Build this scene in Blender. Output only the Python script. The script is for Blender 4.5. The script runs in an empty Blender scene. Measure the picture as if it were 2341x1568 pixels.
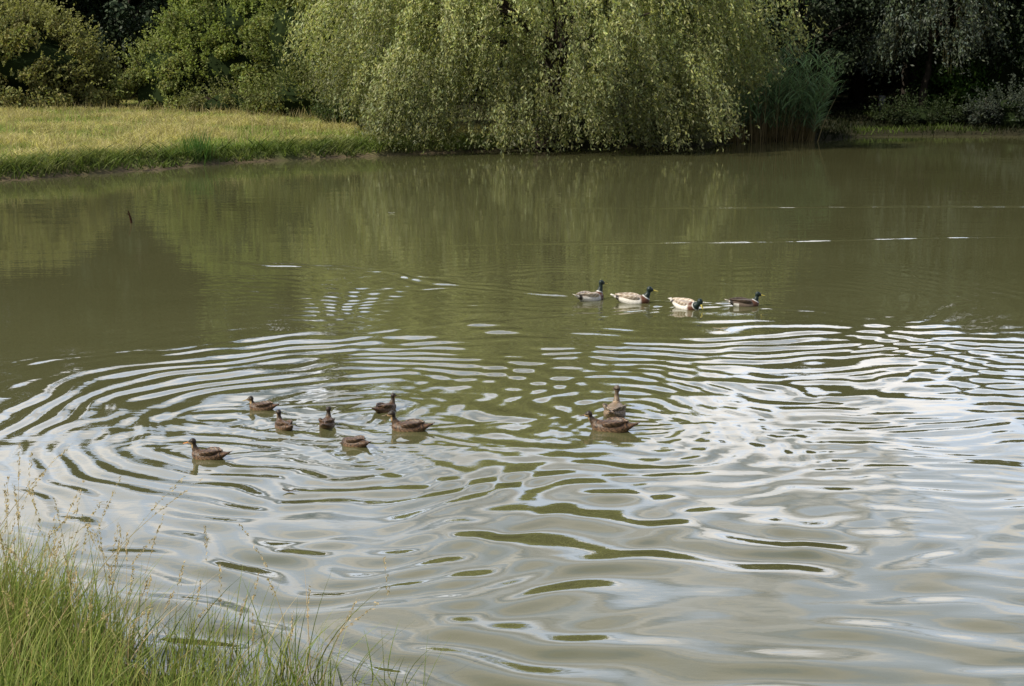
import bpy, math, numpy as np
from mathutils import Vector
rng=np.random.default_rng(11)
R=math.radians
scene=bpy.context.scene
scene.view_settings.view_transform='Standard'
scene.view_settings.look='None'
scene.view_settings.exposure=0
coll=scene.collection

# ------------------------------------------------------------------ helpers
def norm(a):
    return a/np.maximum(np.linalg.norm(a,axis=-1,keepdims=True),1e-9)
def sstep(a,b,x):
    t=np.clip((x-a)/(b-a),0,1); return t*t*(3-2*t)
def sn(x,y,seed,f,n=9):
    r=np.random.default_rng(seed); o=np.zeros(np.shape(x))
    for i in range(n):
        a=r.uniform(0,2*np.pi); k=f*r.uniform(.6,1.5)*2*np.pi; p=r.uniform(0,6.28)
        o+=np.sin(k*(x*np.cos(a)+y*np.sin(a))+p)
    return o/math.sqrt(n/2.)

class MB:
    def __init__(s): s.V=[];s.F=[];s.C=[];s.M=[];s.n=0
    def add(s,v,f,c,m=0):
        v=np.asarray(v,dtype=np.float32).reshape(-1,3); f=np.asarray(f,dtype=np.int64).reshape(-1,4)
        c=np.asarray(c,dtype=np.float32)
        if c.ndim==1: c=np.tile(c[:3],(len(v),1))
        s.V.append(v);s.F.append(f+s.n);s.C.append(c[:,:3]);s.M.append(np.full(len(f),m,dtype=np.int32));s.n+=len(v)
    def mesh(s,name,mats,smooth=False):
        V=np.concatenate(s.V);F=np.concatenate(s.F);C=np.concatenate(s.C);M=np.concatenate(s.M)
        me=bpy.data.meshes.new(name)
        me.vertices.add(len(V)); me.vertices.foreach_set('co',V.ravel())
        me.loops.add(F.size); me.loops.foreach_set('vertex_index',F.ravel().astype(np.int32))
        me.polygons.add(len(F)); me.polygons.foreach_set('loop_start',np.arange(0,F.size,4,dtype=np.int32))
        me.polygons.foreach_set('material_index',M)
        me.polygons.foreach_set('use_smooth',np.full(len(F),smooth))
        me.update(calc_edges=True)
        a=me.color_attributes.new('Col','FLOAT_COLOR','POINT')
        a.data.foreach_set('color',np.concatenate([C,np.ones((len(C),1),np.float32)],1).ravel())
        for m in mats: me.materials.append(m)
        return me
    def obj(s,name,mats,smooth=False):
        o=bpy.data.objects.new(name,s.mesh(name,mats,smooth)); coll.objects.link(o); return o

def leaves(mb,P,D,S,L,W,C,m=1):
    n=len(P); L=np.broadcast_to(np.asarray(L,float),(n,))[:,None]; W=np.broadcast_to(np.asarray(W,float),(n,))[:,None]
    v=np.stack([P-D*L/2,P+S*W/2,P+D*L/2,P-S*W/2],1).reshape(-1,3)
    mb.add(v,np.arange(4*n).reshape(-1,4),np.repeat(C,4,axis=0),m)

def blades(mb,P,d0,bend,L,W,C0,C1,k=3,m=0):
    n=len(P); L=np.asarray(L)[:,None]
    h=norm(np.cross(d0+bend*.5,rng.normal(size=(n,3))))
    rows=[];cols=[]
    for i in range(k+1):
        t=i/k
        p=P+L*(d0*t+bend*t*t)
        w=(np.asarray(W)*(1-t**1.6*.93))[:,None]/2
        rows+= [p-h*w,p+h*w]
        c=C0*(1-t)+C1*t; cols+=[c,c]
    v=np.stack(rows,1); c=np.stack(cols,1); q=2*(k+1)
    f=np.array([[2*i,2*i+1,2*i+3,2*i+2] for i in range(k)])
    F=(np.arange(n)[:,None,None]*q+f[None]).reshape(-1,4)
    mb.add(v.reshape(-1,3),F,c.reshape(-1,3),m)

def tube(mb,pts,rad,col,n=8,m=0):
    pts=np.asarray(pts,float); k=len(pts); T=norm(np.gradient(pts,axis=0))
    ref=np.array([0.31,.9,.1]); U=norm(np.cross(T,ref)); Vv=np.cross(T,U)
    a=np.linspace(0,2*np.pi,n,endpoint=False)
    v=pts[:,None]+np.asarray(rad)[:,None,None]*(np.cos(a)[None,:,None]*U[:,None]+np.sin(a)[None,:,None]*Vv[:,None])
    F=[[i*n+j,i*n+(j+1)%n,(i+1)*n+(j+1)%n,(i+1)*n+j] for i in range(k-1) for j in range(n)]
    mb.add(v.reshape(-1,3),F,col,m)

def blob(mb,c,r,col,m=0,seed=0,nu=20,nv=12,amp=.12):
    th=np.linspace(.03,np.pi-.03,nv); ph=np.linspace(0,2*np.pi,nu,endpoint=False)
    T,Ph=np.meshgrid(th,ph,indexing='ij')
    d=np.stack([np.sin(T)*np.cos(Ph),np.sin(T)*np.sin(Ph),np.cos(T)],-1)
    s=1+amp*np.sin(3*d[...,0]*2+seed)*np.sin(4*d[...,1]+seed*2)+amp*np.sin(5*d[...,2]+seed)
    v=np.asarray(c)+d*np.asarray(r)*s[...,None]
    F=[[i*nu+j,(i+1)*nu+j,(i+1)*nu+(j+1)%nu,i*nu+(j+1)%nu] for i in range(nv-1) for j in range(nu)]
    mb.add(v.reshape(-1,3),F,col,m)

def clump(mb,c,r,n,size,col,squash=.75,m=1,jit=.3,asp=.55):
    d=norm(rng.normal(size=(n,3)))
    rad=r*(1-.55*rng.random(n)**1.6)*(1+.18*np.sin(d[:,0]*5+c[0])*np.sin(d[:,1]*6+c[1]*3))
    P=np.asarray(c)+d*rad[:,None]*np.array([1,1,squash])
    D=norm(rng.normal(size=(n,3))+d*.5+np.array([0,0,-.35]))
    S=norm(np.cross(D,d+.6*rng.normal(size=(n,3))))
    depth=.55+.45*(rad/r)  # inner leaves darkened: clump shade put into the leaf colour
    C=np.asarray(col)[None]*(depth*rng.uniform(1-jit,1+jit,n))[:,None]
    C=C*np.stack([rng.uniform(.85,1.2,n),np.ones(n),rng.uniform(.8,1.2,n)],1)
    L=size*rng.uniform(.7,1.4,n)
    leaves(mb,P,D,S,L,L*asp,C,m)

# ------------------------------------------------------------------ materials
def newmat(name):
    m=bpy.data.materials.new(name); m.use_nodes=True; nt=m.node_tree; nt.nodes.clear()
    out=nt.nodes.new('ShaderNodeOutputMaterial'); return m,nt,out
def leafmat(name,trans=.35,rough=.55,spec=.3,tint=(1.25,1.3,.6)):
    m,nt,out=newmat(name)
    a=nt.nodes.new('ShaderNodeAttribute'); a.attribute_name='Col'
    p=nt.nodes.new('ShaderNodeBsdfPrincipled'); p.inputs['Roughness'].default_value=rough; p.inputs['Specular IOR Level'].default_value=spec
    t=nt.nodes.new('ShaderNodeBsdfTranslucent')
    mul=nt.nodes.new('ShaderNodeMix'); mul.data_type='RGBA'; mul.blend_type='MULTIPLY'; mul.inputs[0].default_value=1
    mul.inputs[7].default_value=(*tint,1)
    nt.links.new(a.outputs['Color'],mul.inputs[6]); nt.links.new(mul.outputs[2],t.inputs['Color'])
    nt.links.new(a.outputs['Color'],p.inputs['Base Color'])
    x=nt.nodes.new('ShaderNodeMixShader'); x.inputs[0].default_value=trans
    nt.links.new(p.outputs[0],x.inputs[1]); nt.links.new(t.outputs[0],x.inputs[2]); nt.links.new(x.outputs[0],out.inputs[0])
    return m
def attrmat(name,rough=.8,spec=.2,bump=0,bscale=20,dist=.05):
    m,nt,out=newmat(name)
    a=nt.nodes.new('ShaderNodeAttribute'); a.attribute_name='Col'
    p=nt.nodes.new('ShaderNodeBsdfPrincipled'); p.inputs['Roughness'].default_value=rough; p.inputs['Specular IOR Level'].default_value=spec
    nt.links.new(a.outputs['Color'],p.inputs['Base Color'])
    if bump:
        tc=nt.nodes.new('ShaderNodeTexCoord'); nz=nt.nodes.new('ShaderNodeTexNoise'); nz.inputs['Scale'].default_value=bscale
        b=nt.nodes.new('ShaderNodeBump'); b.inputs['Strength'].default_value=bump; b.inputs['Distance'].default_value=dist
        nt.links.new(tc.outputs['Object'],nz.inputs[0]); nt.links.new(nz.outputs[0],b.inputs['Height']); nt.links.new(b.outputs[0],p.inputs['Normal'])
    nt.links.new(p.outputs[0],out.inputs[0]); return m
M_leaf=leafmat('leaf_foliage',.38,.6,.2,(1.2,1.25,.7))
M_willow=leafmat('willow_leaf',.38,.5,.28,(1.2,1.22,.7))
M_grass=leafmat('grass_blade',.4,.6,.2,(1.15,1.2,.7))
M_forest=attrmat('forest_foliage',.6,.25)
M_bark=attrmat('bark',.9,.1,.8,12)
M_core=attrmat('dark_core',.95,0)  # dark filler added behind leaves, not leaves itself
M_feather=attrmat('feathers',.42,.45,.5,110,.006)

# ------------------------------------------------------------------ terrain
shore=np.array([(-2.7,6.75),(-5,7.6),(-9,9.5),(-14,14),(-18,22),(-18,30),(-15.5,33.6),(-13.5,34.9),(-11.2,38.2),(-9.1,41.2),(-6.5,43.6),(-4,45.2),
 (-2.2,46.6),(1,48.5),(4,49.3),(7.4,50.8),(9,53.6),(13.5,55),(14.8,57.3),(18,58.4),(24,58.4),(34,57),(42,46),(42,20),(30,6),(12,3.6),(3,4.6),(.3,5.1),(-1.0,5.6),(-1.8,6.15)],float)
def sdist(x,y):
    x=np.asarray(x,float);y=np.asarray(y,float)
    best=np.full(x.shape,1e9); ins=np.zeros(x.shape,bool)
    n=len(shore)
    for i in range(n):
        a=shore[i];b=shore[(i+1)%n]; e=b-a
        t=np.clip(((x-a[0])*e[0]+(y-a[1])*e[1])/(e@e),0,1)
        best=np.minimum(best,np.hypot(x-a[0]-t*e[0],y-a[1]-t*e[1]))
        c=((a[1]>y)!=(b[1]>y))
        with np.errstate(divide='ignore',invalid='ignore'):
            xi=(b[0]-a[0])*(y-a[1])/(b[1]-a[1]+1e-12)+a[0]
        ins^= c&(x<xi)
    best=best+.12*sn(x,y,5,.35)+.06*sn(x,y,6,1.1)
    return np.where(ins,-best,best)
def gz(x,y,d=None):
    x=np.asarray(x,float);y=np.asarray(y,float)
    if d is None: d=sdist(x,y)
    near=1-sstep(8,16,y)
    dp=np.maximum(d,0)
    z=.26*sstep(0,.55,d)*(1-.6*sstep(5,15,x)*(1-near))*(1-.7*near)
    z=z+(1-near)*1.0*(1-np.exp(-dp/17))+near*1.7*(1-np.exp(-dp/6))
    z=z+.05*sn(x,y,8,.12)*sstep(.5,4,d)+.02*sn(x,y,9,.6)*sstep(.2,1,d)
    z=z+np.minimum(d,0)*.35
    far=np.hypot(x,y-40); z=z+.03*np.maximum(far-75,0)
    return np.maximum(z,-1.2)
xs=np.concatenate([np.linspace(-400,-42,18),np.arange(-40,46,.35),np.linspace(48,400,18)])
ys=np.concatenate([np.linspace(-300,-12,14),np.arange(-10,74,.35),np.linspace(76,500,22)])
X,Y=np.meshgrid(xs,ys); D=sdist(X,Y); Z=gz(X,Y,D)
nx=len(xs);ny=len(ys)
idx=np.arange(nx*ny).reshape(ny,nx)
F=np.stack([idx[:-1,:-1],idx[:-1,1:],idx[1:,1:],idx[1:,:-1]],-1).reshape(-1,4)
g=sstep(-1,1,sn(X,Y,21,.15)+.5*sn(X,Y,22,.7))[...,None]
col=np.array([.08,.11,.03])*(1-g)+np.array([.18,.17,.07])*g
mud=(1-sstep(.10,.38,D))[...,None]
col=col*(1-mud)+np.array([.13,.10,.065])*mud
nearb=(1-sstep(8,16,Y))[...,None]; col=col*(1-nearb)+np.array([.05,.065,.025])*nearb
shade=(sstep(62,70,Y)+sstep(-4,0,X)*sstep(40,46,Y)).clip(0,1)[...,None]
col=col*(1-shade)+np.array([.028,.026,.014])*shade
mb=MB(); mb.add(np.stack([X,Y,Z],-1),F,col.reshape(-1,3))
M_ground=attrmat('soil_and_turf',.95,.1,.6,6)
mb.obj('ground',[M_ground],True)

# ------------------------------------------------------------------ water
drakes_src=[(1.03,16.95),(1.57,16.75),(2.2,16.35),(2.95,16.5)]
young_src=[(-2.23,11.35,172),(-1.93,10.75,125),(-1.58,10.8,88),(-1.13,11.3,50),(-.88,10.65,172),(-1.27,10.2,150),(-2.37,9.85,168),(.8,10.65,166),(.85,11.1,80)]
def seg(x,y,a,b):
    ax,ay=a;bx,by=b;ex=bx-ax;ey=by-ay
    t=np.clip(((x-ax)*ex+(y-ay)*ey)/(ex*ex+ey*ey),0,1)
    return np.hypot(x-ax-t*ex,y-ay-t*ey),t
def bump(x,c,w): return np.exp(-((x-c)/w)**2)
def waves(x0,y0):
    x=x0+.15*sn(x0,y0,31,.26)+.04*sn(x0,y0,32,.9); y=y0+.15*sn(x0,y0,33,.25)+.04*sn(x0,y0,34,.9)
    tau=2*np.pi; h=np.zeros_like(x)
    am=lambda s,f,lo=.35: lo+(1-lo)*sstep(-1.1,1.1,sn(x0,y0,s,f))
    up=sstep(9.8,11.5,y)
    d,_=seg(x,y,(-1.0,10.6),(16,10.9))
    env=sstep(.6,2.0,d)*(1-sstep(4.1,5.0,d))*(.35+.65*sstep(1.5,3.8,d))
    h+=.0046*env*(.14+.86*up)*(1-.25*sstep(2,6,x))*am(41,.45,.2)*np.cos(tau*d/.35)
    # nearly straight trains coming in from the right
    e1=y*.97-x*.22; e2=y*.99+x*.12
    h+=.0016*sstep(.5,4,x)*(1-sstep(13,15.5,y))*am(42,.5,.25)*np.cos(tau*e1/.24)
    h+=.0013*sstep(1,5,x)*(1-sstep(12,15,y))*am(60,.5,.2)*np.cos(tau*e2/.19)
    # long oblique swell fanning out toward the near-left bank
    r=np.hypot(x-2.7,y-11.6); ang=np.arctan2(y-11.6,x-2.7)
    h+=.0108*sstep(2.6,4.2,r)*(1-sstep(7.5,10,r))*bump(ang,-2.10,.50)*am(43,.6,.08)*np.cos(tau*r/.50)
    r=np.hypot(x-1.15,y-11.0)
    h+=.0026*sstep(1.2,2.6,r)*(1-sstep(4,7,r))*am(63,.5,.1)*np.cos(tau*r/.40)
    r=np.hypot(x+2.25,y-10.0)
    h+=.0026*sstep(.1,.5,r)*(1-sstep(1.0,2.8,r))*am(44,.5,.3)*np.cos(tau*r/.34)
    r=np.hypot(x+1.3,y-10.7)
    h+=.0034*sstep(.5,1.5,r)*(1-sstep(3.2,5.2,r))*am(45,.5,.25)*np.cos(tau*r/.31)
    r=np.hypot(x-.9,y-10.9)
    h+=.0022*sstep(.3,.8,r)*(1-sstep(1.2,3.5,r))*am(56,.5,.2)*np.cos(tau*r/.25)
    s=.583*(x-.9)+.813*(y-16.9); al=-.813*(x-.9)+.583*(y-16.9)
    h+=.0070*bump(s,.0,.26)*sstep(-.4,1.5,al)*(1-sstep(5.2,6.6,al))*np.cos(tau*s/.27)*am(46,.8,.3)
    patch=bump(x,-2.0,1.5)*bump(y,17.2,2.1)*am(64,.45,.3)
    h+=.0034*patch*np.cos(tau*s/.28)*am(47,.5)
    dd,_=seg(x,y,(-.4,10.2),(9,10.4))
    h+=.0034*patch*np.cos(tau*dd/.31)
    for i,(cx,cy) in enumerate(drakes_src):
        for sg in (1,-1):
            nx_,ny_=math.sin(.38),sg*math.cos(.38)
            s2=(x-cx-.22)*nx_+(y-cy)*ny_; al2=-(x-cx-.22)*math.cos(.38)+sg*(y-cy)*math.sin(.38)
            h+=.0046*bump(s2,-.02,.13)*sstep(-.05,.3,al2)*np.exp(-np.maximum(al2,0)/2.4)*np.cos(tau*s2/.2)
    d5,_=seg(x,y,(1.0,17.6),(4,17))
    h+=.0014*sstep(.3,1,d5)*(1-sstep(2.5,5,d5))*np.cos(tau*d5/.33)*am(48,.4)
    for (yc,sl,x0_,x1_,A) in ((28.3,.02,3.0,16,.0118),(22.3,.09,.6,8.5,.0098)):
        s3=y0+.12*sn(x0,y0,57,.1)-(yc+sl*x0)
        h+=A*bump(s3,0,.15)*sstep(x0_-3,x0_+2,x)*(1-sstep(x1_-2,x1_+4,x))*np.cos(tau*s3/.36)*am(49,1.6,.6)
    for (cx,cy,hd_) in young_src:
        r=np.hypot(x-cx,y-cy)
        h+=.0011*sstep(.1,.2,r)*np.exp(-np.maximum(r-.2,0)/.35)*np.cos(tau*r/.13)
        c_,s_=math.cos(R(hd_)),math.sin(R(hd_)); fx=(x0-cx)*c_+(y0-cy)*s_-.12; fy=-(x0-cx)*s_+(y0-cy)*c_
        for sg in (1,-1):
            s2=fx*math.sin(.42)+sg*fy*math.cos(.42); al2=-fx*math.cos(.42)+sg*fy*math.sin(.42)
            h+=.0036*bump(s2,0,.07)*sstep(-.02,.15,al2)*np.exp(-np.maximum(al2,0)/.6)*np.cos(tau*s2/.14)
    for (cx,cy) in drakes_src:
        r=np.hypot(x-cx,(y-cy))
        h+=.0010*np.exp(-r/.5)*np.cos(tau*r/.15)
    near=1-sstep(12.5,16.5,y0+.15*np.abs(x0))
    rt=sstep(-3,3,x0)
    yy=y0*1.5
    h+=(.00125*near*(.2+.8*rt))*sn(x0*.6,yy,51,2.3,18)*am(58,.3,.4)
    h+=(.0024*near*(.6+.4*rt))*sn(x0*.6+.35*y0,y0*1.2,52,1.3,16)*am(59,.25,.35)
    h+=.00022*(1-near)*am(53,.08,.0)*sn(x0*.5,yy,54,2.0,12)
    h+=.00035*(1-near)*sn(x0*.5,y0,55,.8,10)
    return h
wx=np.concatenate([np.arange(-45,-12,1.0),np.arange(-12,-7,.09),np.arange(-7,8,.030),np.arange(8,16,.08),np.arange(16,46,1.0)])
ry=[3.2]
while ry[-1]<60: ry.append(ry[-1]+min(.023+max(ry[-1]-9,0)*.0022,.07))
wy=np.array(ry)
X,Y=np.meshgrid(wx,wy); H=waves(X,Y)
H=H*(1-sstep(-.5,0,sdist(X,Y)))
nx=len(wx);ny=len(wy); idx=np.arange(nx*ny).reshape(ny,nx)
F=np.stack([idx[:-1,:-1],idx[:-1,1:],idx[1:,1:],idx[1:,:-1]],-1).reshape(-1,4)
m,nt,out=newmat('pond_water')
p=nt.nodes.new('ShaderNodeBsdfPrincipled'); p.inputs['Roughness'].default_value=.015; p.inputs['IOR'].default_value=1.7
geo=nt.nodes.new('ShaderNodeNewGeometry')
mp=nt.nodes.new('ShaderNodeMapping'); mp.inputs['Scale'].default_value=(1,2.2,1)
nz=nt.nodes.new('ShaderNodeTexNoise'); nz.inputs['Scale'].default_value=3.2; nz.inputs['Detail'].default_value=3
bm=nt.nodes.new('ShaderNodeBump'); bm.inputs['Strength'].default_value=.06; bm.inputs['Distance'].default_value=.02
n2=nt.nodes.new('ShaderNodeTexNoise'); n2.inputs['Scale'].default_value=.25; n2.inputs['Detail'].default_value=4
cr=nt.nodes.new('ShaderNodeValToRGB'); cr.color_ramp.elements[0].position=.3; cr.color_ramp.elements[1].position=.7
cr.color_ramp.elements[0].color=(.086,.086,.038,1); cr.color_ramp.elements[1].color=(.102,.102,.047,1)
nt.links.new(geo.outputs['Position'],mp.inputs[0]); nt.links.new(mp.outputs[0],nz.inputs[0]); nt.links.new(nz.outputs[0],bm.inputs['Height'])
nt.links.new(bm.outputs[0],p.inputs['Normal']); nt.links.new(geo.outputs['Position'],n2.inputs[0]); nt.links.new(n2.outputs[0],cr.inputs[0])
nt.links.new(cr.outputs[0],p.inputs['Base Color']); nt.links.new(p.outputs[0],out.inputs[0])
mb=MB(); mb.add(np.stack([X,Y,H],-1),F,(.1,.1,.05)); mb.obj('pond_water',[m],True)

# ------------------------------------------------------------------ meadow grass
def scatter(n,x0,x1,y0,y1,dmin,dmax):
    x=rng.uniform(x0,x1,n);y=rng.uniform(y0,y1,n);d=sdist(x,y); k=(d>dmin)&(d<dmax); return x[k],y[k],d[k]
mb=MB()
x,y,d=scatter(300000,-31,2,31,70,.12,31)
k=~((x>-6)&(d>5)); x,y,d=x[k],y[k],d[k]
n=len(x); P=np.stack([x,y,gz(x,y,d)-.02],1)
pt=sstep(-1.2,1.2,sn(x,y,61,.16)+.6*sn(x,y,62,.5)); edge=1-sstep(.5,2.4,d)
dry=np.clip(pt*.95+.3*rng.random(n)-.85*edge,0,1)[:,None]
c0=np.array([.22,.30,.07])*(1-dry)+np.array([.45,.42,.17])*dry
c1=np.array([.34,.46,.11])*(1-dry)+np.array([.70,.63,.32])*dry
tone=(rng.uniform(.6,1.2,n)*(1-.5*edge)*(.8+.3*sstep(-1,1,sn(x,y,63,.9))))[:,None]
a=rng.uniform(0,6.28,n); lean=np.stack([np.cos(a),np.sin(a),0*a],1)
L=(.20+.16*pt+.12*edge)*rng.uniform(.5,1.3,n)
bend=lean*rng.uniform(.1,.8,n)[:,None]-np.array([0,0,.2])
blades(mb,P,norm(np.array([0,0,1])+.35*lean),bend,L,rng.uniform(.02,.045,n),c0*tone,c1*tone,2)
x,y,d=scatter(16000,-25,-3,33,48,.10,1.3); n=len(x); P=np.stack([x,y,gz(x,y,d)-.02],1)
a=rng.uniform(0,6.28,n); lean=np.stack([np.cos(a),np.sin(a),0*a],1)
cc=np.tile([.08,.13,.03],(n,1))*rng.uniform(.4,1.5,n)[:,None]
tuft=.45+1.0*sstep(-.5,1.2,sn(x,y,64,.9))
blades(mb,P,norm(np.array([0,0,1])+.5*lean),lean*.5-np.array([0,0,.1]),rng.uniform(.2,.5,n)*tuft,np.full(n,.035),cc*.6,cc,3)
n=160; cx=-9.75+rng.normal(0,.22,n); cy=41+rng.normal(0,.2,n); P=np.stack([cx,cy,np.full(n,.0)],1)
a=rng.uniform(0,6.28,n); lean=np.stack([np.cos(a),np.sin(a),0*a],1)
cc=np.tile([.10,.20,.05],(n,1)); blades(mb,P,norm(np.array([0,0,1])+.15*lean),lean*.15,rng.uniform(.6,1.2,n),np.full(n,.03),cc*.7,cc,3)
x,y,d=scatter(6000,-28,-4,36,62,1,24); n=len(x); P=np.stack([x,y,gz(x,y,d)],1)
a=rng.uniform(0,6.28,n); lean=np.stack([np.cos(a),np.sin(a),0*a],1); cc=np.tile([.6,.5,.27],(n,1))*rng.uniform(.6,1.1,(n,1))
blades(mb,P,norm(np.array([0,0,1])+.15*lean),lean*.2,rng.uniform(.4,.65,n),np.full(n,.022),cc*.7,cc,2)
mb.obj('meadow_grass',[M_grass])
mb=MB()
x,y,d=scatter(50000,0,36,46,72,.1,14); n=len(x); P=np.stack([x,y,gz(x,y,d)-.02],1)
a=rng.uniform(0,6.28,n); lean=np.stack([np.cos(a),np.sin(a),0*a],1)
cc=np.tile([.09,.13,.025],(n,1))*(rng.uniform(.4,1.2,n)*(.2+1.2*sstep(.2,1.3,sn(x,y,65,.2))))[:,None]
blades(mb,P,norm(np.array([0,0,1])+.3*lean),lean*.3,rng.uniform(.1,.3,n),np.full(n,.04),cc*.7,cc,2)
mb.obj('bank_grass',[M_grass])

# ------------------------------------------------------------------ willow
def limbs(mb,base,tips,r0,col):
    base=np.asarray(base,float)
    for t in tips:
        t=np.asarray(t,float); v=t-base; k=7
        s=np.linspace(0,1,k)[:,None]
        pts=base+v*np.array([1,1,0])*s**1.5+v*np.array([0,0,1])*s**.75+rng.normal(0,.1,(k,3))*s
        tube(mb,pts,r0*(1-.85*s[:,0]),col,7)
def weeping(name,c,rx,ry_,top,nb,trunk,tr,col,zb_fn,leafL=.15,spacing=.12,tmin=.15,strands=11,mat=M_willow,size_b=.55,low=0):
    mb=MB(); bark=(.045,.036,.028)
    s=np.linspace(0,1,8)[:,None]
    fork=np.array([trunk[0]+.3,trunk[1],trunk[2]+2.4])
    tube(mb,np.asarray(trunk)+(fork-np.asarray(trunk))*s+rng.normal(0,.03,(8,3)),tr*(1.35-.5*s[:,0]),bark,10)
    tips=[]
    for i in range(13):
        a=i/13*6.28+rng.uniform(-.2,.2); q=rng.uniform(.35,.85)
        tips.append([c[0]+rx*q*math.cos(a),c[1]+ry_*q*math.sin(a),top*(1-q*q*.75)*.85])
    limbs(mb,fork,tips,tr*.5,bark)
    t=tmin+(1-tmin)*rng.random(nb)**.85
    if low: t=np.concatenate([t,rng.uniform(.10,.30,low)])
    nb=len(t); ph=rng.uniform(0,2*np.pi,nb)
    if low: ph[-low:]=rng.uniform(np.pi*1.0,np.pi*2.0,low)
    bil=1+.15*np.sin(6*ph+t*9)+.12*np.sin(11*ph-8*t+1)+.08*np.sin(19*ph+13*t)
    rs=np.sqrt(np.clip(1-t**2.3,0,1))*bil
    rs=rs*(1-.5*rng.random(nb)**3.0)
    A=np.stack([c[0]+rx*rs*np.cos(ph),c[1]+ry_*rs*np.sin(ph),top*t*(1+.04*np.sin(6*ph))],1)
    out=np.stack([np.cos(ph),np.sin(ph),0*ph],1)
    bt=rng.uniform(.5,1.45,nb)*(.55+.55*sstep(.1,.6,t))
    S=rng.integers(int(strands*.6),int(strands*1.4),nb); bi=np.repeat(np.arange(nb),S); ns=len(bi)
    a0=A[bi]+rng.normal(0,.13,(ns,3)); fl=rng.normal(0,1,(ns,3))*np.array([1,1,0])
    Lb=rng.uniform(1.0,2.8,nb)[bi]*rng.uniform(.6,1.1,ns)
    zb=zb_fn(a0[:,0])+rng.uniform(0,.5,ns)*0.6
    Ls=np.minimum(Lb,a0[:,2]-zb); ok=Ls>.25; a0,fl,Ls,bi=a0[ok],fl[ok],Ls[ok],bi[ok]; ns=len(bi)
    nl=np.maximum((Ls/spacing).astype(int),2); li=np.repeat(np.arange(ns),nl); N=len(li)
    u=rng.random(N)
    base=a0[li]; b=bi[li]; uu=u[:,None]
    P=base+out[b]*(.8*np.sqrt(uu))+fl[li]*size_b*.55*uu**.8+np.array([0,0,-1])*(Ls[li][:,None]*uu-.3*np.sin(np.pi*np.minimum(uu*3,1)))
    P+=rng.normal(0,.03,(N,3))
    Dd=norm(np.array([0,0,-1])+.8*rng.normal(size=(N,3))*np.array([1,1,.6])+out[b]*.3)
    Sd=norm(np.cross(Dd,out[b]+.6*rng.normal(size=(N,3))))
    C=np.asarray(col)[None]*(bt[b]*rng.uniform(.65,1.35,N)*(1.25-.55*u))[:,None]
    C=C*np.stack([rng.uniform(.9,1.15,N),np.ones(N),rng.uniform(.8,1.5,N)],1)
    LL=leafL*rng.uniform(.7,1.4,N)
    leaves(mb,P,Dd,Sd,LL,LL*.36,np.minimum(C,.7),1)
    tw=rng.choice(ns,min(ns,900),replace=False)
    Ptw=a0[tw]; n=len(tw); cc=np.tile([.09,.085,.04],(n,1))
    blades(mb,Ptw,np.tile([0,0,-1.],(n,1)),out[bi[tw]]*.1,Ls[tw],np.full(n,.02),cc,cc,2,0)
    print(name,'leaves',N)
    return mb.obj(name,[M_bark,mat])
def zb_main(x):
    return .04+np.where(x<-3.6,(-3.6-x)*.66,0)+np.where(x>6.4,(x-6.4)*1.0,0)
weeping('weeping_willow_tree',(1.0,51.2),8.5,5.4,11.8,1750,(1.25,48.8,.1),.42,(.39,.43,.165),zb_main,leafL=.135,spacing=.087,low=260)

# ------------------------------------------------------------------ bushes
def bush(name,c,rx,ry_,h,nc,nl,size,col,cr=.75,seed=0):
    mb=MB()
    z0=float(gz(np.array([c[0]]),np.array([c[1]]))[0])
    blob(mb,(c[0],c[1],z0+h*.36),(rx*.72,ry_*.72,h*.46),(.02,.03,.012),0,seed)  # added solid dark core, blocks light and view between the leaves
    for i in range(7):
        a=rng.uniform(0,6.28); tube(mb,np.array([[c[0]+.3*math.cos(a),c[1]+.3*math.sin(a),z0-.1],[c[0]+rx*.35*math.cos(a),c[1]+ry_*.35*math.sin(a),z0+h*.4],[c[0]+rx*.7*math.cos(a),c[1]+ry_*.7*math.sin(a),z0+h*.72]]),[.08,.05,.02],(.05,.04,.03),6)
    for i in range(nc):
        a=rng.uniform(0,6.28); t=rng.random()**1.0 if i%5 else 0.02; q=math.sqrt(max(0,1-t**2.2))*rng.uniform(.8,1.03)
        z=z0+.3+(h-.55)*t*rng.uniform(.9,1.05)
        tone=rng.uniform(.65,1.3)
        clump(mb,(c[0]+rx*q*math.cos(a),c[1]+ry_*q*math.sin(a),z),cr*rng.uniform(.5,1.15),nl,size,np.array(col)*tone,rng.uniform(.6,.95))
    n=nc*7; a=rng.uniform(0,6.28,n); t=rng.random(n)**.7; q=np.sqrt(1-t**2.2)
    P=np.stack([c[0]+rx*q*np.cos(a),c[1]+ry_*q*np.sin(a),z0+.2+(h-.3)*t],1)
    for j in range(n):
        dv=norm(P[j]-np.array([c[0],c[1],z0+h*.2])+rng.normal(0,.5,3)+np.array([0,0,1.2])); Ls=rng.uniform(.4,1.1); m_=14
        u=rng.random(m_)[:,None]; PP=P[j]+dv*Ls*u+rng.normal(0,.03,(m_,3))
        Dd=norm(rng.normal(size=(m_,3))+dv); Sd=norm(np.cross(Dd,rng.normal(size=(m_,3))))
        leaves(mb,PP,Dd,Sd,np.full(m_,size),size*.5,np.tile(np.array(col)*1.15,(m_,1))*rng.uniform(.7,1.3,m_)[:,None],1)
    return mb.obj(name,[M_core,M_leaf])
bush('hawthorn_bush',(-23.4,61.5),5.0,3.2,4.7,125,700,.135,(.25,.255,.10),.8,1)
bush('hawthorn_bush',(-31.,61.),4.5,3.2,3.8,40,500,.16,(.18,.20,.08),.95,2)
bush('hazel_bush',(-12.6,63.),4.3,3.2,6.0,110,700,.135,(.235,.285,.085),.8,3)
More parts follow.
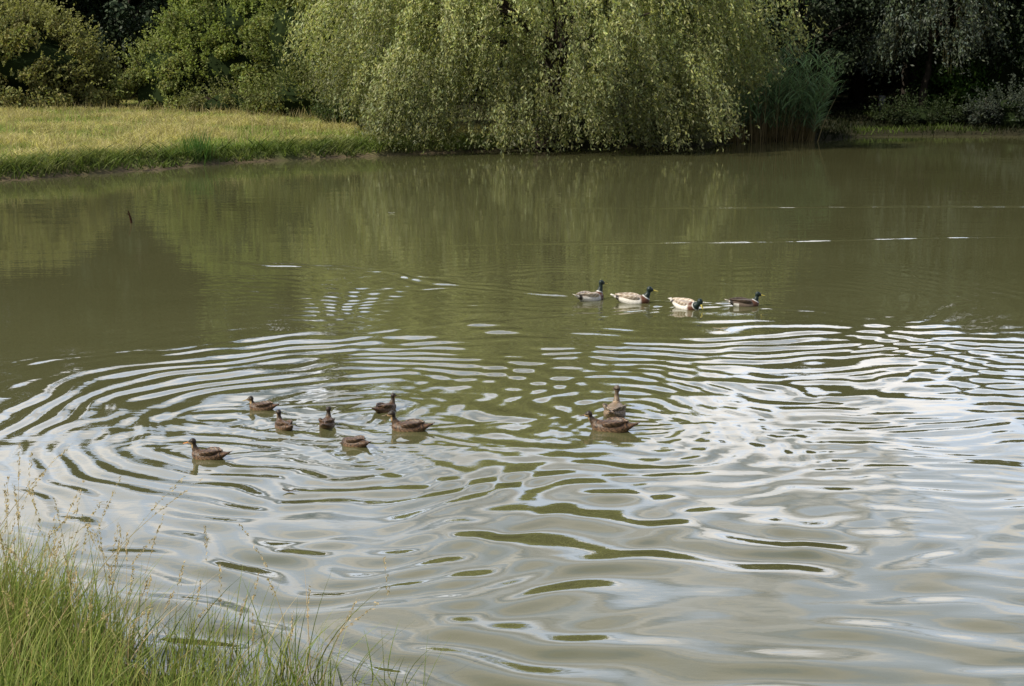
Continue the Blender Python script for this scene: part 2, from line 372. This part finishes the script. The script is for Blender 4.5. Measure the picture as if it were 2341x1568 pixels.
bush('hazel_bush',(-15.6,61.6),2.4,2.0,3.3,40,600,.125,(.25,.285,.10),.6,4)
bush('hazel_bush',(-8.6,60.),3.2,2.5,6.2,55,600,.13,(.20,.235,.075),.85,5)
bush('bramble_bush',(-8.4,57.),2.7,1.6,1.9,36,450,.115,(.15,.17,.06),.5,6)
bush('bramble_bush',(-5.4,53.5),2.2,1.8,1.9,30,450,.11,(.08,.11,.04),.5,7)
bush('bramble_bush',(-12.3,59.4),2.2,1.2,1.1,24,400,.10,(.18,.19,.08),.4,8)

# ------------------------------------------------------------------ forest trees
def tree_mesh(seed,h,cw,zlow,nc,nl,size,col):
    global rng
    rng=np.random.default_rng(seed); mb=MB(); bark=(.04,.034,.028)
    s=np.linspace(0,1,9)[:,None]
    pts=np.array([0,0,-.3])+np.array([0,0,h*.8])*s+rng.normal(0,.12,(9,3))*s
    tube(mb,pts,(.30*(1-.85*s[:,0])+.02)*h/15,bark,9)
    tips=[]
    for i in range(nc):
        t=rng.random(); z=zlow+(h-zlow)*t
        q=math.sqrt(max(0.02,1-abs(2*(t-.4))**2.4*(.75 if t>.4 else .35)))*rng.uniform(.35,1.05)
        a=rng.uniform(0,6.28); r=cw*q*(1-.45*t)
        c=(r*math.cos(a),r*math.sin(a),z); tips.append(c)
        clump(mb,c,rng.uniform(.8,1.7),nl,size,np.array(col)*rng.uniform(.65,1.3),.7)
    for c in tips[::5]:
        b=np.array([0,0,max(c[2]*.55,1.5)]); k=np.linspace(0,1,5)[:,None]; c=np.array(c)
        tube(mb,b+(c-b)*k+np.array([0,0,.4])*np.sin(np.pi*k),.11*(1-.8*k[:,0]),bark,6)
    return mb.mesh('forest_tree',[M_bark,M_forest])
V=[tree_mesh(101,15,4.6,1.0,70,330,.26,(.042,.062,.022)),tree_mesh(102,16,5.0,2.5,75,330,.27,(.026,.044,.018)),
   tree_mesh(103,11,4.6,2.8,62,360,.22,(.023,.037,.015)),tree_mesh(104,15,4.2,1.0,70,400,.20,(.17,.22,.06))]  # shade of the wood is put into the darker leaf colours
rng=np.random.default_rng(77)
def put(me,name,x,y,s=1,rz=0):
    o=bpy.data.objects.new(name,me); coll.objects.link(o)
    z=float(gz(np.array([x]),np.array([y]))[0]); o.location=(x,y,z); o.scale=(s,s,s*rng.uniform(.92,1.08)); o.rotation_euler=(0,0,rz); return o
spots=[]
for i,x in enumerate(np.arange(-50,52,5.6)): spots.append((x+rng.uniform(-1,1),75+rng.uniform(-2.5,3)))
for i,x in enumerate(np.arange(-54,60,8)): spots.append((x+rng.uniform(-1.5,1.5),85+rng.uniform(-2,2)))
for (x,y) in spots:
    if x>7: k=rng.choice([1,2,2]) if y<80 else rng.choice([0,1])
    else: k=rng.choice([0,1,1]) if y<80 else rng.choice([0,1])
    put(V[k],'forest_tree',x,y,rng.uniform(.88,1.05),rng.uniform(0,6.28))
for (x,y,k,s) in ((-20,70,1,.85),(-14.5,68.5,3,.75),(-28,70,1,.9),(-24.5,78,1,1.05),(-22.5,80,0,1.1),(-26.5,82,1,1.05),(20.5,79,1,.95),(22,86,0,1.05),(17.5,84,1,1.0),(25,80,1,.9),(14.0,66,2,.95),(20.5,68,2,1.05),(26.5,65.5,2,.95),(31,63,2,.95),(37,61,2,.95),(42,56,2,1),(9.5,68,2,1),(46,47,2,1.1),(47,36,2,1.1),(-43,70,3,.8)):
    put(V[k],'forest_tree',x,y,s,rng.uniform(0,6.28))
mb=MB()
for i in range(240):
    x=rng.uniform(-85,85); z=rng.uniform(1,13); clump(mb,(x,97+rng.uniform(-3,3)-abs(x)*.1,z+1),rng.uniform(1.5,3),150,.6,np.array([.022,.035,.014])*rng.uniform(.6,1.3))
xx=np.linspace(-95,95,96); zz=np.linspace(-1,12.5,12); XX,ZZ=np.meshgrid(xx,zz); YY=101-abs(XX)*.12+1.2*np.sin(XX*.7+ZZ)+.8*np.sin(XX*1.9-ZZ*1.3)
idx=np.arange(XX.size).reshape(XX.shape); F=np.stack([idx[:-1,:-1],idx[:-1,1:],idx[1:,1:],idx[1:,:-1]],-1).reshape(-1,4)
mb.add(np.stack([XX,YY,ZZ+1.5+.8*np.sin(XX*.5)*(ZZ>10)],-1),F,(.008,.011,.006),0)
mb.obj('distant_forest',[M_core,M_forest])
bush('elder_bush',(23.8,61.5),2.6,1.6,1.5,30,450,.13,(.06,.075,.055),.5,11)
bush('elder_bush',(29.,60.5),3,1.8,2.2,30,450,.13,(.04,.055,.03),.5,12)
bush('hazel_bush',(23.8,67.),3.2,2,5.5,50,500,.17,(.06,.12,.022),.9,13)
bush('hazel_bush',(14.2,69.),2.6,1.8,3.0,30,400,.16,(.02,.032,.012),.8,14)
bush('bramble_bush',(19.2,62.5),2.0,1.0,.9,20,350,.12,(.035,.05,.02),.35,15)
weeping('white_willow_tree',(20.6,65.),3.0,2.2,10,190,(20.2,65.8,.9),.16,(.11,.14,.085),lambda x:2.8+.9*np.sin(x*2.3),leafL=.18,spacing=.12,tmin=.35)

# ------------------------------------------------------------------ reeds
mb=MB(); n=560
x=rng.uniform(8.3,12.4,n); y=53.7+(x-9)*.30+rng.normal(0,.5,n); z=np.full(n,-.1)
P=np.stack([x,y,z],1); cx=(x-10.3)/2.1
H=(4.1-1.3*np.abs(cx)**2)*rng.uniform(.45,1.08,n)
lean=np.stack([cx*.16+rng.normal(0,.07,n),rng.normal(-.05,.08,n),np.ones(n)],1)
bend=np.stack([cx*.12+rng.normal(0,.08,n),rng.normal(0,.06,n),np.full(n,-.04)],1)
cc=np.tile([.22,.21,.12],(n,1))*rng.uniform(.5,1.3,n)[:,None]
blades(mb,P,lean,bend,H,np.full(n,.035),cc*np.array([1.1,.85,.7]),cc,4)
q=8; Pi=np.repeat(np.arange(n),q); t=rng.uniform(.3,.98,n*q)
PP=P[Pi]+H[Pi][:,None]*(lean[Pi]*t[:,None]+bend[Pi]*(t**2)[:,None])
a=rng.uniform(0,6.28,n*q); o=np.stack([np.cos(a),np.sin(a),np.zeros(n*q)],1)
lc=np.tile([.15,.23,.12],(n*q,1))*rng.uniform(.4,1.9,n*q)[:,None]
blades(mb,PP,norm(o*.5+np.array([0,0,1.])),o*.35-np.array([0,0,.35]),rng.uniform(.4,.95,n*q),np.full(n*q,.042),lc,lc*1.15,4)
mb.obj('reed_bed',[M_grass])

# ------------------------------------------------------------------ foreground grass
mb=MB()
def fg(n,x0,x1,y0,y1,h0,h1,w0,w1,c0,c1,bendr,kk=6,dens=None,dm=-.22):
    x=rng.uniform(x0,x1,n);y=rng.uniform(y0,y1,n);d=sdist(x,y)
    k=(d>dm)
    if dens is not None: k&=rng.random(n)<dens(x,y)
    x,y,d=x[k],y[k],d[k]; n=len(x)
    P=np.stack([x,y,np.maximum(gz(x,y,d),-.06)-.03],1); a=rng.uniform(0,6.28,n)
    lean=np.stack([np.cos(a),np.sin(a),0*a],1)*rng.uniform(0,1,n)[:,None]+np.array([.18,0,0])
    L=rng.uniform(h0,h1,n); c=(np.array(c0)+(np.array(c1)-np.array(c0))*rng.random((n,1)))*rng.uniform(.6,1.3,(n,1))
    d0=norm(np.array([0,0,1])+.22*lean); bd=lean*bendr*rng.uniform(.2,1,n)[:,None]-np.array([0,0,.12])*bendr
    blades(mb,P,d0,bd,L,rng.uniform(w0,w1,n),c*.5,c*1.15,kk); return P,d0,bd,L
dn=lambda x,y: np.clip(1.1-(x+2.1)*.75,.08,1)*(.4+.6*sstep(-.8,.8,sn(x,y,71,1.6)))
fg(13000,-4.5,-.5,3.6,7.2,.16,.42,.005,.010,(.20,.29,.06),(.34,.40,.11),.9,5,dn,-.38)
fg(7500,-4.5,-.4,4.2,7.2,.32,.62,.0045,.009,(.20,.29,.07),(.42,.42,.16),.7,6,dn,-.42)
fg(1100,-4.2,-.6,4.8,6.9,.3,.65,.003,.006,(.58,.46,.22),(.68,.50,.30),1.1,6,dn,-.3)
dn2=lambda x,y: np.clip(.9-(x+2.4)*.5,.2,1)
P,d0,bd,L=fg(280,-3.3,-.5,5.3,6.9,.5,.98,.0038,.006,(.40,.38,.16),(.62,.46,.27),.6,8,dn2,-.4)
for i in range(len(P)):
    m_=34; t=rng.uniform(.76,1.0,m_)[:,None]; PP=P[i]+L[i]*(d0[i]*t+bd[i]*t*t)+rng.normal(0,.004,(m_,3))
    dv=norm(d0[i]+2*bd[i]); Dd=norm(dv+.45*rng.normal(size=(m_,3))); Sd=norm(np.cross(Dd,rng.normal(size=(m_,3))))
    leaves(mb,PP,Dd,Sd,.018,.006,np.tile([.60,.48,.30],(m_,1))*rng.uniform(.6,1.2,(m_,1)),0)
x,y,d=scatter(30000,-9,9,-3,6.5,.05,9); n=len(x); P=np.stack([x,y,gz(x,y,d)-.02],1)
a=rng.uniform(0,6.28,n); lean=np.stack([np.cos(a),np.sin(a),0*a],1); cc=np.tile([.18,.24,.06],(n,1))*rng.uniform(.6,1.3,(n,1))
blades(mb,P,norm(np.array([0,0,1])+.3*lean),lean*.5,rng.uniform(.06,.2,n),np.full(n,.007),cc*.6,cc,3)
mb.obj('foreground_grass',[M_grass])

# ------------------------------------------------------------------ ducks
def loft(secs,n=18):
    v=[];f=[]
    for (c,u,ru,w,rv) in secs:
        c=np.array(c,float);u=np.array(u,float);w=np.array(w,float)
        for j in range(n):
            a=2*np.pi*j/n; v.append(c+u*ru*math.cos(a)+w*rv*math.sin(a))
    k=len(secs)
    for i in range(k-1):
        for j in range(n): f.append([i*n+j,i*n+(j+1)%n,(i+1)*n+(j+1)%n,(i+1)*n+j])
    f.append(list(range(n))[::-1]); f.append([(k-1)*n+j for j in range(n)])
    return np.array(v),f
def join(parts):
    V=[];Fc=[];n=0
    for v,f in parts:
        V.append(v);Fc+=[[i+n for i in q] for q in f];n+=len(v)
    return np.concatenate(V),Fc
def smoothsecs(rows,k=3):
    rows=np.array(rows,float); n=len(rows); t=np.arange(n); tt=np.linspace(0,n-1,(n-1)*k+1)
    out=[]
    for c in range(rows.shape[1]):
        y=rows[:,c]; m_=np.gradient(y)
        i=np.minimum(tt.astype(int),n-2); u=tt-i
        out.append((2*u**3-3*u**2+1)*y[i]+(u**3-2*u**2+u)*m_[i]+(-2*u**3+3*u**2)*y[i+1]+(u**3-u**2)*m_[i+1])
    return np.stack(out,1)
def duck(name,kind,x,y,heading,length,head=(.185,.205),hyaw=0,hpitch=0,billcol=None,nohead=False,fat=1.0,headk=1.0,tone=1.0,nk=1.0):
    Yv=(0,1,0);Zv=(0,0,1)
    body=smoothsecs([(-.265,.092,.012,.005),(-.225,.080,.036,.016),(-.17,.060,.062,.040),(-.09,.040,.092,.068),(0,.028,.106,.080),(.08,.028,.102,.080),(.14,.036,.082,.068),(.18,.045,.055,.050),(.205,.050,.022,.024)])
    parts=[loft([((a,0,b),Yv,max(c*fat,.004),Zv,max(d*fat,.003)) for a,b,c,d in body])]
    hx,hz=head
    p0=np.array([.115,.045]);p2=np.array([hx-.012,hz-.012]); p1=np.array([(p0[0]+p2[0])/2+.035,(p0[1]+p2[1])/2-.005]) if hz>.08 else np.array([.19,.07])
    secs=[]
    for t in np.linspace(0,1,11):
        p=(1-t)**2*p0+2*t*(1-t)*p1+t*t*p2; tg=2*(1-t)*(p1-p0)+2*t*(p2-p1); tg/=np.linalg.norm(tg)
        r=.066*(1-t)**(1.6/nk)+.025*headk*nk*(1-(1-t)**1.6)
        secs.append(((p[0],0,p[1]),Yv,r*.92,(-tg[1],0,tg[0]),r))
    parts.append(loft(secs))
    cy,sy=math.cos(hyaw),math.sin(hyaw); cp,sp=math.cos(hpitch),math.sin(hpitch)
    def hd(q):
        q=np.asarray(q,float).copy()*headk; X_=q[...,0]*cp+q[...,2]*sp; Z_=-q[...,0]*sp+q[...,2]*cp
        return np.stack([hx+X_*cy-q[...,1]*sy,X_*sy+q[...,1]*cy,hz+Z_],-1)
    hrows=smoothsecs([(-.040,.000,.006,.006),(-.033,.002,.021,.023),(-.012,.004,.033,.036),(.010,.002,.033,.034),(.030,-.004,.024,.024),(.044,-.009,.015,.014),(.052,-.011,.008,.008)])
    v,f=loft([((a,0,b),Yv,c,Zv,d) for a,b,c,d in hrows]); parts.append((hd(v),f))
    v,f=join(parts)
    me=bpy.data.meshes.new('tmp'); me.from_pydata([tuple(q) for q in v],[],f); ob=bpy.data.objects.new('tmp',me); coll.objects.link(ob)
    md=ob.modifiers.new('r','REMESH'); md.mode='VOXEL'; md.voxel_size=.0055
    ms=ob.modifiers.new('s','SMOOTH'); ms.factor=.5; ms.iterations=3
    dg=bpy.context.evaluated_depsgraph_get(); e=ob.evaluated_get(dg).to_mesh()
    bv=np.empty(len(e.vertices)*3); e.vertices.foreach_get('co',bv); bv=bv.reshape(-1,3); bf=[list(q.vertices) for q in e.polygons]
    ob.evaluated_get(dg).to_mesh_clear(); bpy.data.objects.remove(ob)
    X_,Y_,Z_=bv.T; n=len(bv)
    q=np.array([hx,0,hz]); dh=np.linalg.norm(bv-q,axis=1)
    pxz=np.stack([X_,Z_],1); ax=p2-p0; tn=((pxz-p0)@ax)/(ax@ax)
    isneck=(tn>.42)&(X_>.09)
    rr_=np.random.default_rng(int(abs(x*1000))+5)
    mot=(np.sin(X_*120+np.sin(Y_*90)*2+np.sin(Z_*110)*1.5)*np.cos(Y_*100+Z_*95)*.75+np.sin(X_*210+Y_*60)*np.sin(Z_*190+Y_*150)*.45+rr_.normal(0,.2,n))[:,None]
    if kind in('drake','drake_dark'):
        pale=np.array([.46,.38,.31]) if kind=='drake' else np.array([.10,.07,.05])
        side=np.array([.74,.71,.66]) if kind=='drake' else np.array([.16,.12,.09])
        C=np.tile(side,(n,1)); up=sstep(.055,.095,Z_)[:,None]; C=C*(1-up)+np.array(pale)*.8*up
        C=C*(1+.14*mot)
        br=sstep(.085,.12,X_+.15*(Z_-.05))[:,None]; C=C*(1-br)+np.array([.12,.045,.022])*br
        rp=(1-sstep(-.185,-.165,X_))[:,None]
        C=C*(1-rp)+np.array([.03,.025,.022])*rp
        tl=(1-sstep(-.225,-.21,X_))[:,None]; C=C*(1-tl)+np.array([.66,.62,.56])*tl
        if kind=='drake_dark':
            wp=((X_<-.10)&(X_>-.17)&(Z_<.06)); C[wp]=[.7,.68,.64]
        ring=(tn>.36)&(tn<.44)&(X_>.08); C[ring]=[.6,.6,.58]
        C[(tn>=.44)&(X_>.09)]=[.006,.018,.016]
        bc=(.60,.50,.10); wing=(.38,.29,.21) if kind=='drake' else (.06,.042,.03); wing2=(.80,.72,.62) if kind=='drake' else (.13,.09,.06)
    else:
        if kind=='young':
            C=np.array([.095,.052,.028])*(1+1.1*mot); lo=(1-sstep(.01,.06,Z_))[:,None]; C=C*(1-.7*lo)+np.array([.28,.175,.10])*.7*lo*(1+.9*mot)
            C[isneck]=(np.array([.085,.052,.030])*(1+.5*mot))[isneck]; fc=[.42,.29,.15]
        else:
            C=np.array([.24,.17,.11])*(1+1.1*mot); C[isneck]=(np.array([.20,.145,.097])*(1+.45*mot))[isneck]; fc=[.30,.22,.14]
        C*=tone
        face=(dh<.07*headk)&(Z_<hz+.012*headk); C[face]=fc
        crown=(dh<.07*headk)&(Z_>hz+.014*headk); C[crown]=[.022,.015,.010] if kind=='young' else [.10,.07,.045]
        back=(dh<.07*headk)&(((X_-hx)*cy+Y_*sy)<-.012*headk); C[back]=[.035,.023,.015] if kind=='young' else [.12,.09,.06]
        stripe=(dh<.05*headk)&(np.abs(Z_-hz-.004)<.007*headk); C[stripe]=[.024,.016,.011]
        bc=billcol or (.12,.085,.04); wing=(.035,.020,.012) if kind=='young' else (.06,.04,.025); wing2=(.22,.13,.075) if kind=='young' else (.50,.40,.28)
    if nohead: C=np.where(((X_>.12))[:,None],np.array([.06,.038,.022])[None],C)
    Vs=[bv];Fs=list(bf);Cs=[np.clip(C,.006,1)];cnt=len(bv)
    def addp(v,f,c):
        nonlocal cnt,Fs
        Vs.append(v);Fs+=[[i+cnt for i in q_] for q_ in f];c=np.asarray(c,float); Cs.append(np.tile(c,(len(v),1)) if c.ndim==1 else c);cnt+=len(v)
    b=[(.040,-.008,.0135,.0125),(.060,-.014,.0125,.008),(.082,-.020,.0145,.0055),(.100,-.023,.0125,.004),(.108,-.024,.005,.002)]
    v,f=loft([((a,0,bz),Yv,c,Zv,d) for a,bz,c,d in b],12); addp(hd(v),f,bc)
    for s_ in(1,-1):
        a=[(-.005,.2),(-.003,.8),(0,1),(.003,.8),(.005,.2)]
        v,f=loft([((.018,s_*.0285+k_*s_,.008),(1,0,0),.0055*r_,Zv,.0055*r_) for k_,r_ in a],8); addp(hd(v),f,(.006,.005,.004))
    wl=.75 if kind=='young' else 1
    for s_ in(1,-1):
        rows=smoothsecs([(.095,.060,.062,.010,.012),(.06,.080,.068,.018,.038),(-.01,.088,.078,.018,.045),(-.09,.070,.090,.016,.036),(-.16*wl-.0,.040,.104,.010,.020),(-.225*wl,.014,.110,.005,.007)],8)
        v,f=loft([((a,s_*b_*fat,c_*fat),(0,.85,-.5*s_),max(d_,.003),(0,.5*s_,.85),max(e_,.003)) for a,b_,c_,d_,e_ in rows],24)
        k_=sstep(-.2,.9,np.sin(v[:,0]*150+v[:,2]*90)*np.sin(v[:,1]*60*s_+v[:,2]*170+v[:,0]*40)*1.2+rr_.normal(0,.25,len(v)))[:,None]; cw=np.array(wing)*(1-k_)+np.array(wing2)*k_
        addp(v,f,cw)
    for j,an in enumerate((-.32,-.16,0,.16,.32)):
        dx,dy=-math.cos(an),math.sin(an)
        v,f=loft([((-.20,.0+dy*.01,.085+.001*j),(-dy,dx,0),.010,Zv,.003),((-.20+dx*.05,dy*.06,.096+.001*j),(-dy,dx,0),.013,Zv,.003),((-.20+dx*.085,dy*.095,.106+.001*j),(-dy,dx,0),.004,Zv,.002)],8)
        addp(v,f,(.66,.62,.56) if kind=='drake' else ((.4,.36,.3) if kind=='drake_dark' else (.12,.075,.045)))
    V_=np.concatenate(Vs);C_=np.concatenate(Cs)
    me=bpy.data.meshes.new(name); me.from_pydata([tuple(q_) for q_ in V_],[],Fs)
    a=me.color_attributes.new('Col','FLOAT_COLOR','POINT'); a.data.foreach_set('color',np.concatenate([C_,np.ones((len(C_),1))],1).astype(np.float32).ravel())
    me.materials.append(M_feather); me.polygons.foreach_set('use_smooth',np.ones(len(me.polygons),bool)); me.update()
    o=bpy.data.objects.new(name,me); coll.objects.link(o); s=length/.53
    o.location=(x,y,-.012*s); o.scale=(s,s,s); o.rotation_euler=(0,0,heading); return o
duck('mallard_drake','drake',1.03,16.95,R(35),.52,(.185,.225))
duck('mallard_drake','drake',1.57,16.75,R(-8),.55,(.205,.180),hyaw=.2)
duck('mallard_drake','drake',2.2,16.35,R(-48),.52,(.235,.125),hpitch=.75,hyaw=-.1)
duck('mallard_drake','drake_dark',2.97,16.5,R(5),.48,(.190,.175))
duck('duckling','young',-2.23,11.35,R(172),.31,(.185,.165),headk=1.15,billcol=(.35,.26,.10),hyaw=.3)
duck('duckling','young',-1.93,10.72,R(125),.32,(.17,.20),headk=1.15)
duck('duckling','young',-1.58,10.8,R(88),.32,(.175,.20),headk=1.15)
duck('duckling','young',-1.13,11.3,R(50),.32,(.18,.20),headk=1.1)
duck('duckling','young',-.86,10.65,R(172),.40,(.205,.190),headk=1.1)
duck('duckling','young',-1.27,10.2,R(150),.31,(.24,-.02),hpitch=1.3,headk=1,nohead=True,fat=1.15)
duck('duckling','young',-2.37,9.85,R(168),.36,(.195,.195),headk=1.1,billcol=(.60,.24,.05))
duck('duckling','young',.84,10.66,R(166),.45,(.235,.155),headk=.95,tone=.9)
duck('mallard_hen','hen',.90,11.16,R(78),.48,(.175,.225),nk=.85,hyaw=.5)

# ------------------------------------------------------------------ small things
mb=MB(); tube(mb,[(-7.42,25.5,-.2),(-7.43,25.52,.05),(-7.47,25.5,.24)],[.025,.022,.012],(.05,.025,.015),7)
tube(mb,[(-7.43,25.52,.12),(-7.5,25.48,.20)],[.012,.005],(.05,.025,.015),5); mb.obj('wooden_stick',[M_bark])
def flo(name,x,y,s,colr):
    mb=MB(); a=np.linspace(-1,1,7); v=[];
    for t in a: w=(1-t*t)**.6*.35+.01; v+=[(x+t*s,y-w*s,.012+.012*abs(t)),(x+t*s,y+w*s,.012+.02*t*t)]
    mb.add(v,[[2*i,2*i+2,2*i+3,2*i+1] for i in range(6)],colr); mb.obj(name,[M_grass])
flo('floating_leaf',2.42,14.95,.09,(.45,.38,.25)); flo('floating_feather',-2.5,27.2,.07,(.7,.7,.68)); flo('floating_leaf',-1.6,9.0,.05,(.10,.08,.04))
zb=float(gz(np.array([17.9]),np.array([65.]))[0]); mb=MB(); bx=17.9;by=64.6
tube(mb,[(bx,by+.1,zb-.2),(bx,by+.1,zb+1.1)],[.03,.03],(.05,.05,.05),8)
rr=[(.11,.45),(.14,.47),(.15,.7),(.16,.88),(.17,.9),(.17,.94),(.14,.95)]
a=np.linspace(0,2*np.pi,16,endpoint=False)
v=[(bx+r*math.cos(t),by-.1+r*math.sin(t),zb+h+.15) for r,h in rr for t in a]
mb.add(v,[[i*16+j,i*16+(j+1)%16,(i+1)*16+(j+1)%16,(i+1)*16+j] for i in range(len(rr)-1) for j in range(16)],(.09,.09,.095)); mb.obj('litter_bin',[attrmat('painted_metal',.5,.4)])

# ------------------------------------------------------------------ light, sky, camera
el,az=R(44),R(22)
S=Vector((-math.cos(el)*math.cos(az),-math.cos(el)*math.sin(az),math.sin(el)))
l=bpy.data.lights.new('sun','SUN'); l.energy=5.0; l.angle=R(.5); l.color=(1,.93,.78)
lo=bpy.data.objects.new('sun',l); coll.objects.link(lo); lo.rotation_euler=(-S).to_track_quat('-Z','Y').to_euler(); lo.location=(-20,0,30)
w=bpy.data.worlds.new('World'); scene.world=w; w.use_nodes=True; nt=w.node_tree; nt.nodes.clear()
out=nt.nodes.new('ShaderNodeOutputWorld'); bg=nt.nodes.new('ShaderNodeBackground'); bg.inputs[1].default_value=.1
sk=nt.nodes.new('ShaderNodeTexSky'); sk.sky_type='NISHITA'; sk.sun_disc=False; sk.sun_elevation=el; sk.sun_rotation=math.atan2(S.x,S.y)%(2*math.pi)
tc=nt.nodes.new('ShaderNodeTexCoord'); sp=nt.nodes.new('ShaderNodeSeparateXYZ'); nt.links.new(tc.outputs['Generated'],sp.inputs[0])
def math_(op,a,b):
    n=nt.nodes.new('ShaderNodeMath'); n.operation=op
    for i,v in enumerate((a,b)):
        if isinstance(v,(int,float)): n.inputs[i].default_value=v
        else: nt.links.new(v,n.inputs[i])
    return n.outputs[0]
den=math_('MAXIMUM',math_('ADD',sp.outputs[2],.12),.05)
dv=nt.nodes.new('ShaderNodeVectorMath'); dv.operation='DIVIDE'; cb=nt.nodes.new('ShaderNodeCombineXYZ')
for i in range(3): nt.links.new(den,cb.inputs[i])
nt.links.new(tc.outputs['Generated'],dv.inputs[0]); nt.links.new(cb.outputs[0],dv.inputs[1])
def noise(scale,det,dist):
    nz=nt.nodes.new('ShaderNodeTexNoise'); nz.inputs['Scale'].default_value=scale; nz.inputs['Detail'].default_value=det; nz.inputs['Distortion'].default_value=dist
    nt.links.new(dv.outputs[0],nz.inputs[0]); return nz.outputs[0]
def ramp(s,p0,p1,c0,c1):
    cr=nt.nodes.new('ShaderNodeValToRGB'); cr.color_ramp.elements[0].position=p0; cr.color_ramp.elements[1].position=p1
    cr.color_ramp.elements[0].color=c0; cr.color_ramp.elements[1].color=c1; nt.links.new(s,cr.inputs[0]); return cr.outputs[0]
mask=ramp(noise(1.3,6,.4),.36,.50,(0,0,0,1),(1,1,1,1))
tone=ramp(noise(3.4,5,.6),.42,.58,(.66,.77,.97,1),(.97,.94,.95,1))
low=math_('MULTIPLY',math_('SUBTRACT',1.0,math_('MINIMUM',math_('MULTIPLY',math_('ABSOLUTE',sp.outputs[2],0),1.35),1.0)),math_('MAXIMUM',sp.outputs[1],0.0))
bright=math_('ADD',math_('MULTIPLY',low,36.0),5.0)
vm=nt.nodes.new('ShaderNodeVectorMath'); vm.operation='SCALE'; nt.links.new(tone,vm.inputs[0]); nt.links.new(bright,vm.inputs['Scale'])
mx=nt.nodes.new('ShaderNodeMix'); mx.data_type='RGBA'
nt.links.new(mask,mx.inputs[0]); nt.links.new(sk.outputs[0],mx.inputs[6]); nt.links.new(vm.outputs[0],mx.inputs[7]); nt.links.new(mx.outputs[2],bg.inputs[0]); nt.links.new(bg.outputs[0],out.inputs[0])

cam=bpy.data.cameras.new('camera'); cam.sensor_width=36; cam.lens=46.1; cam.clip_end=2000; cam.clip_start=.1
co=bpy.data.objects.new('camera',cam); coll.objects.link(co); co.location=(0,0,3); co.rotation_euler=(R(90-11.93),0,0); scene.camera=co
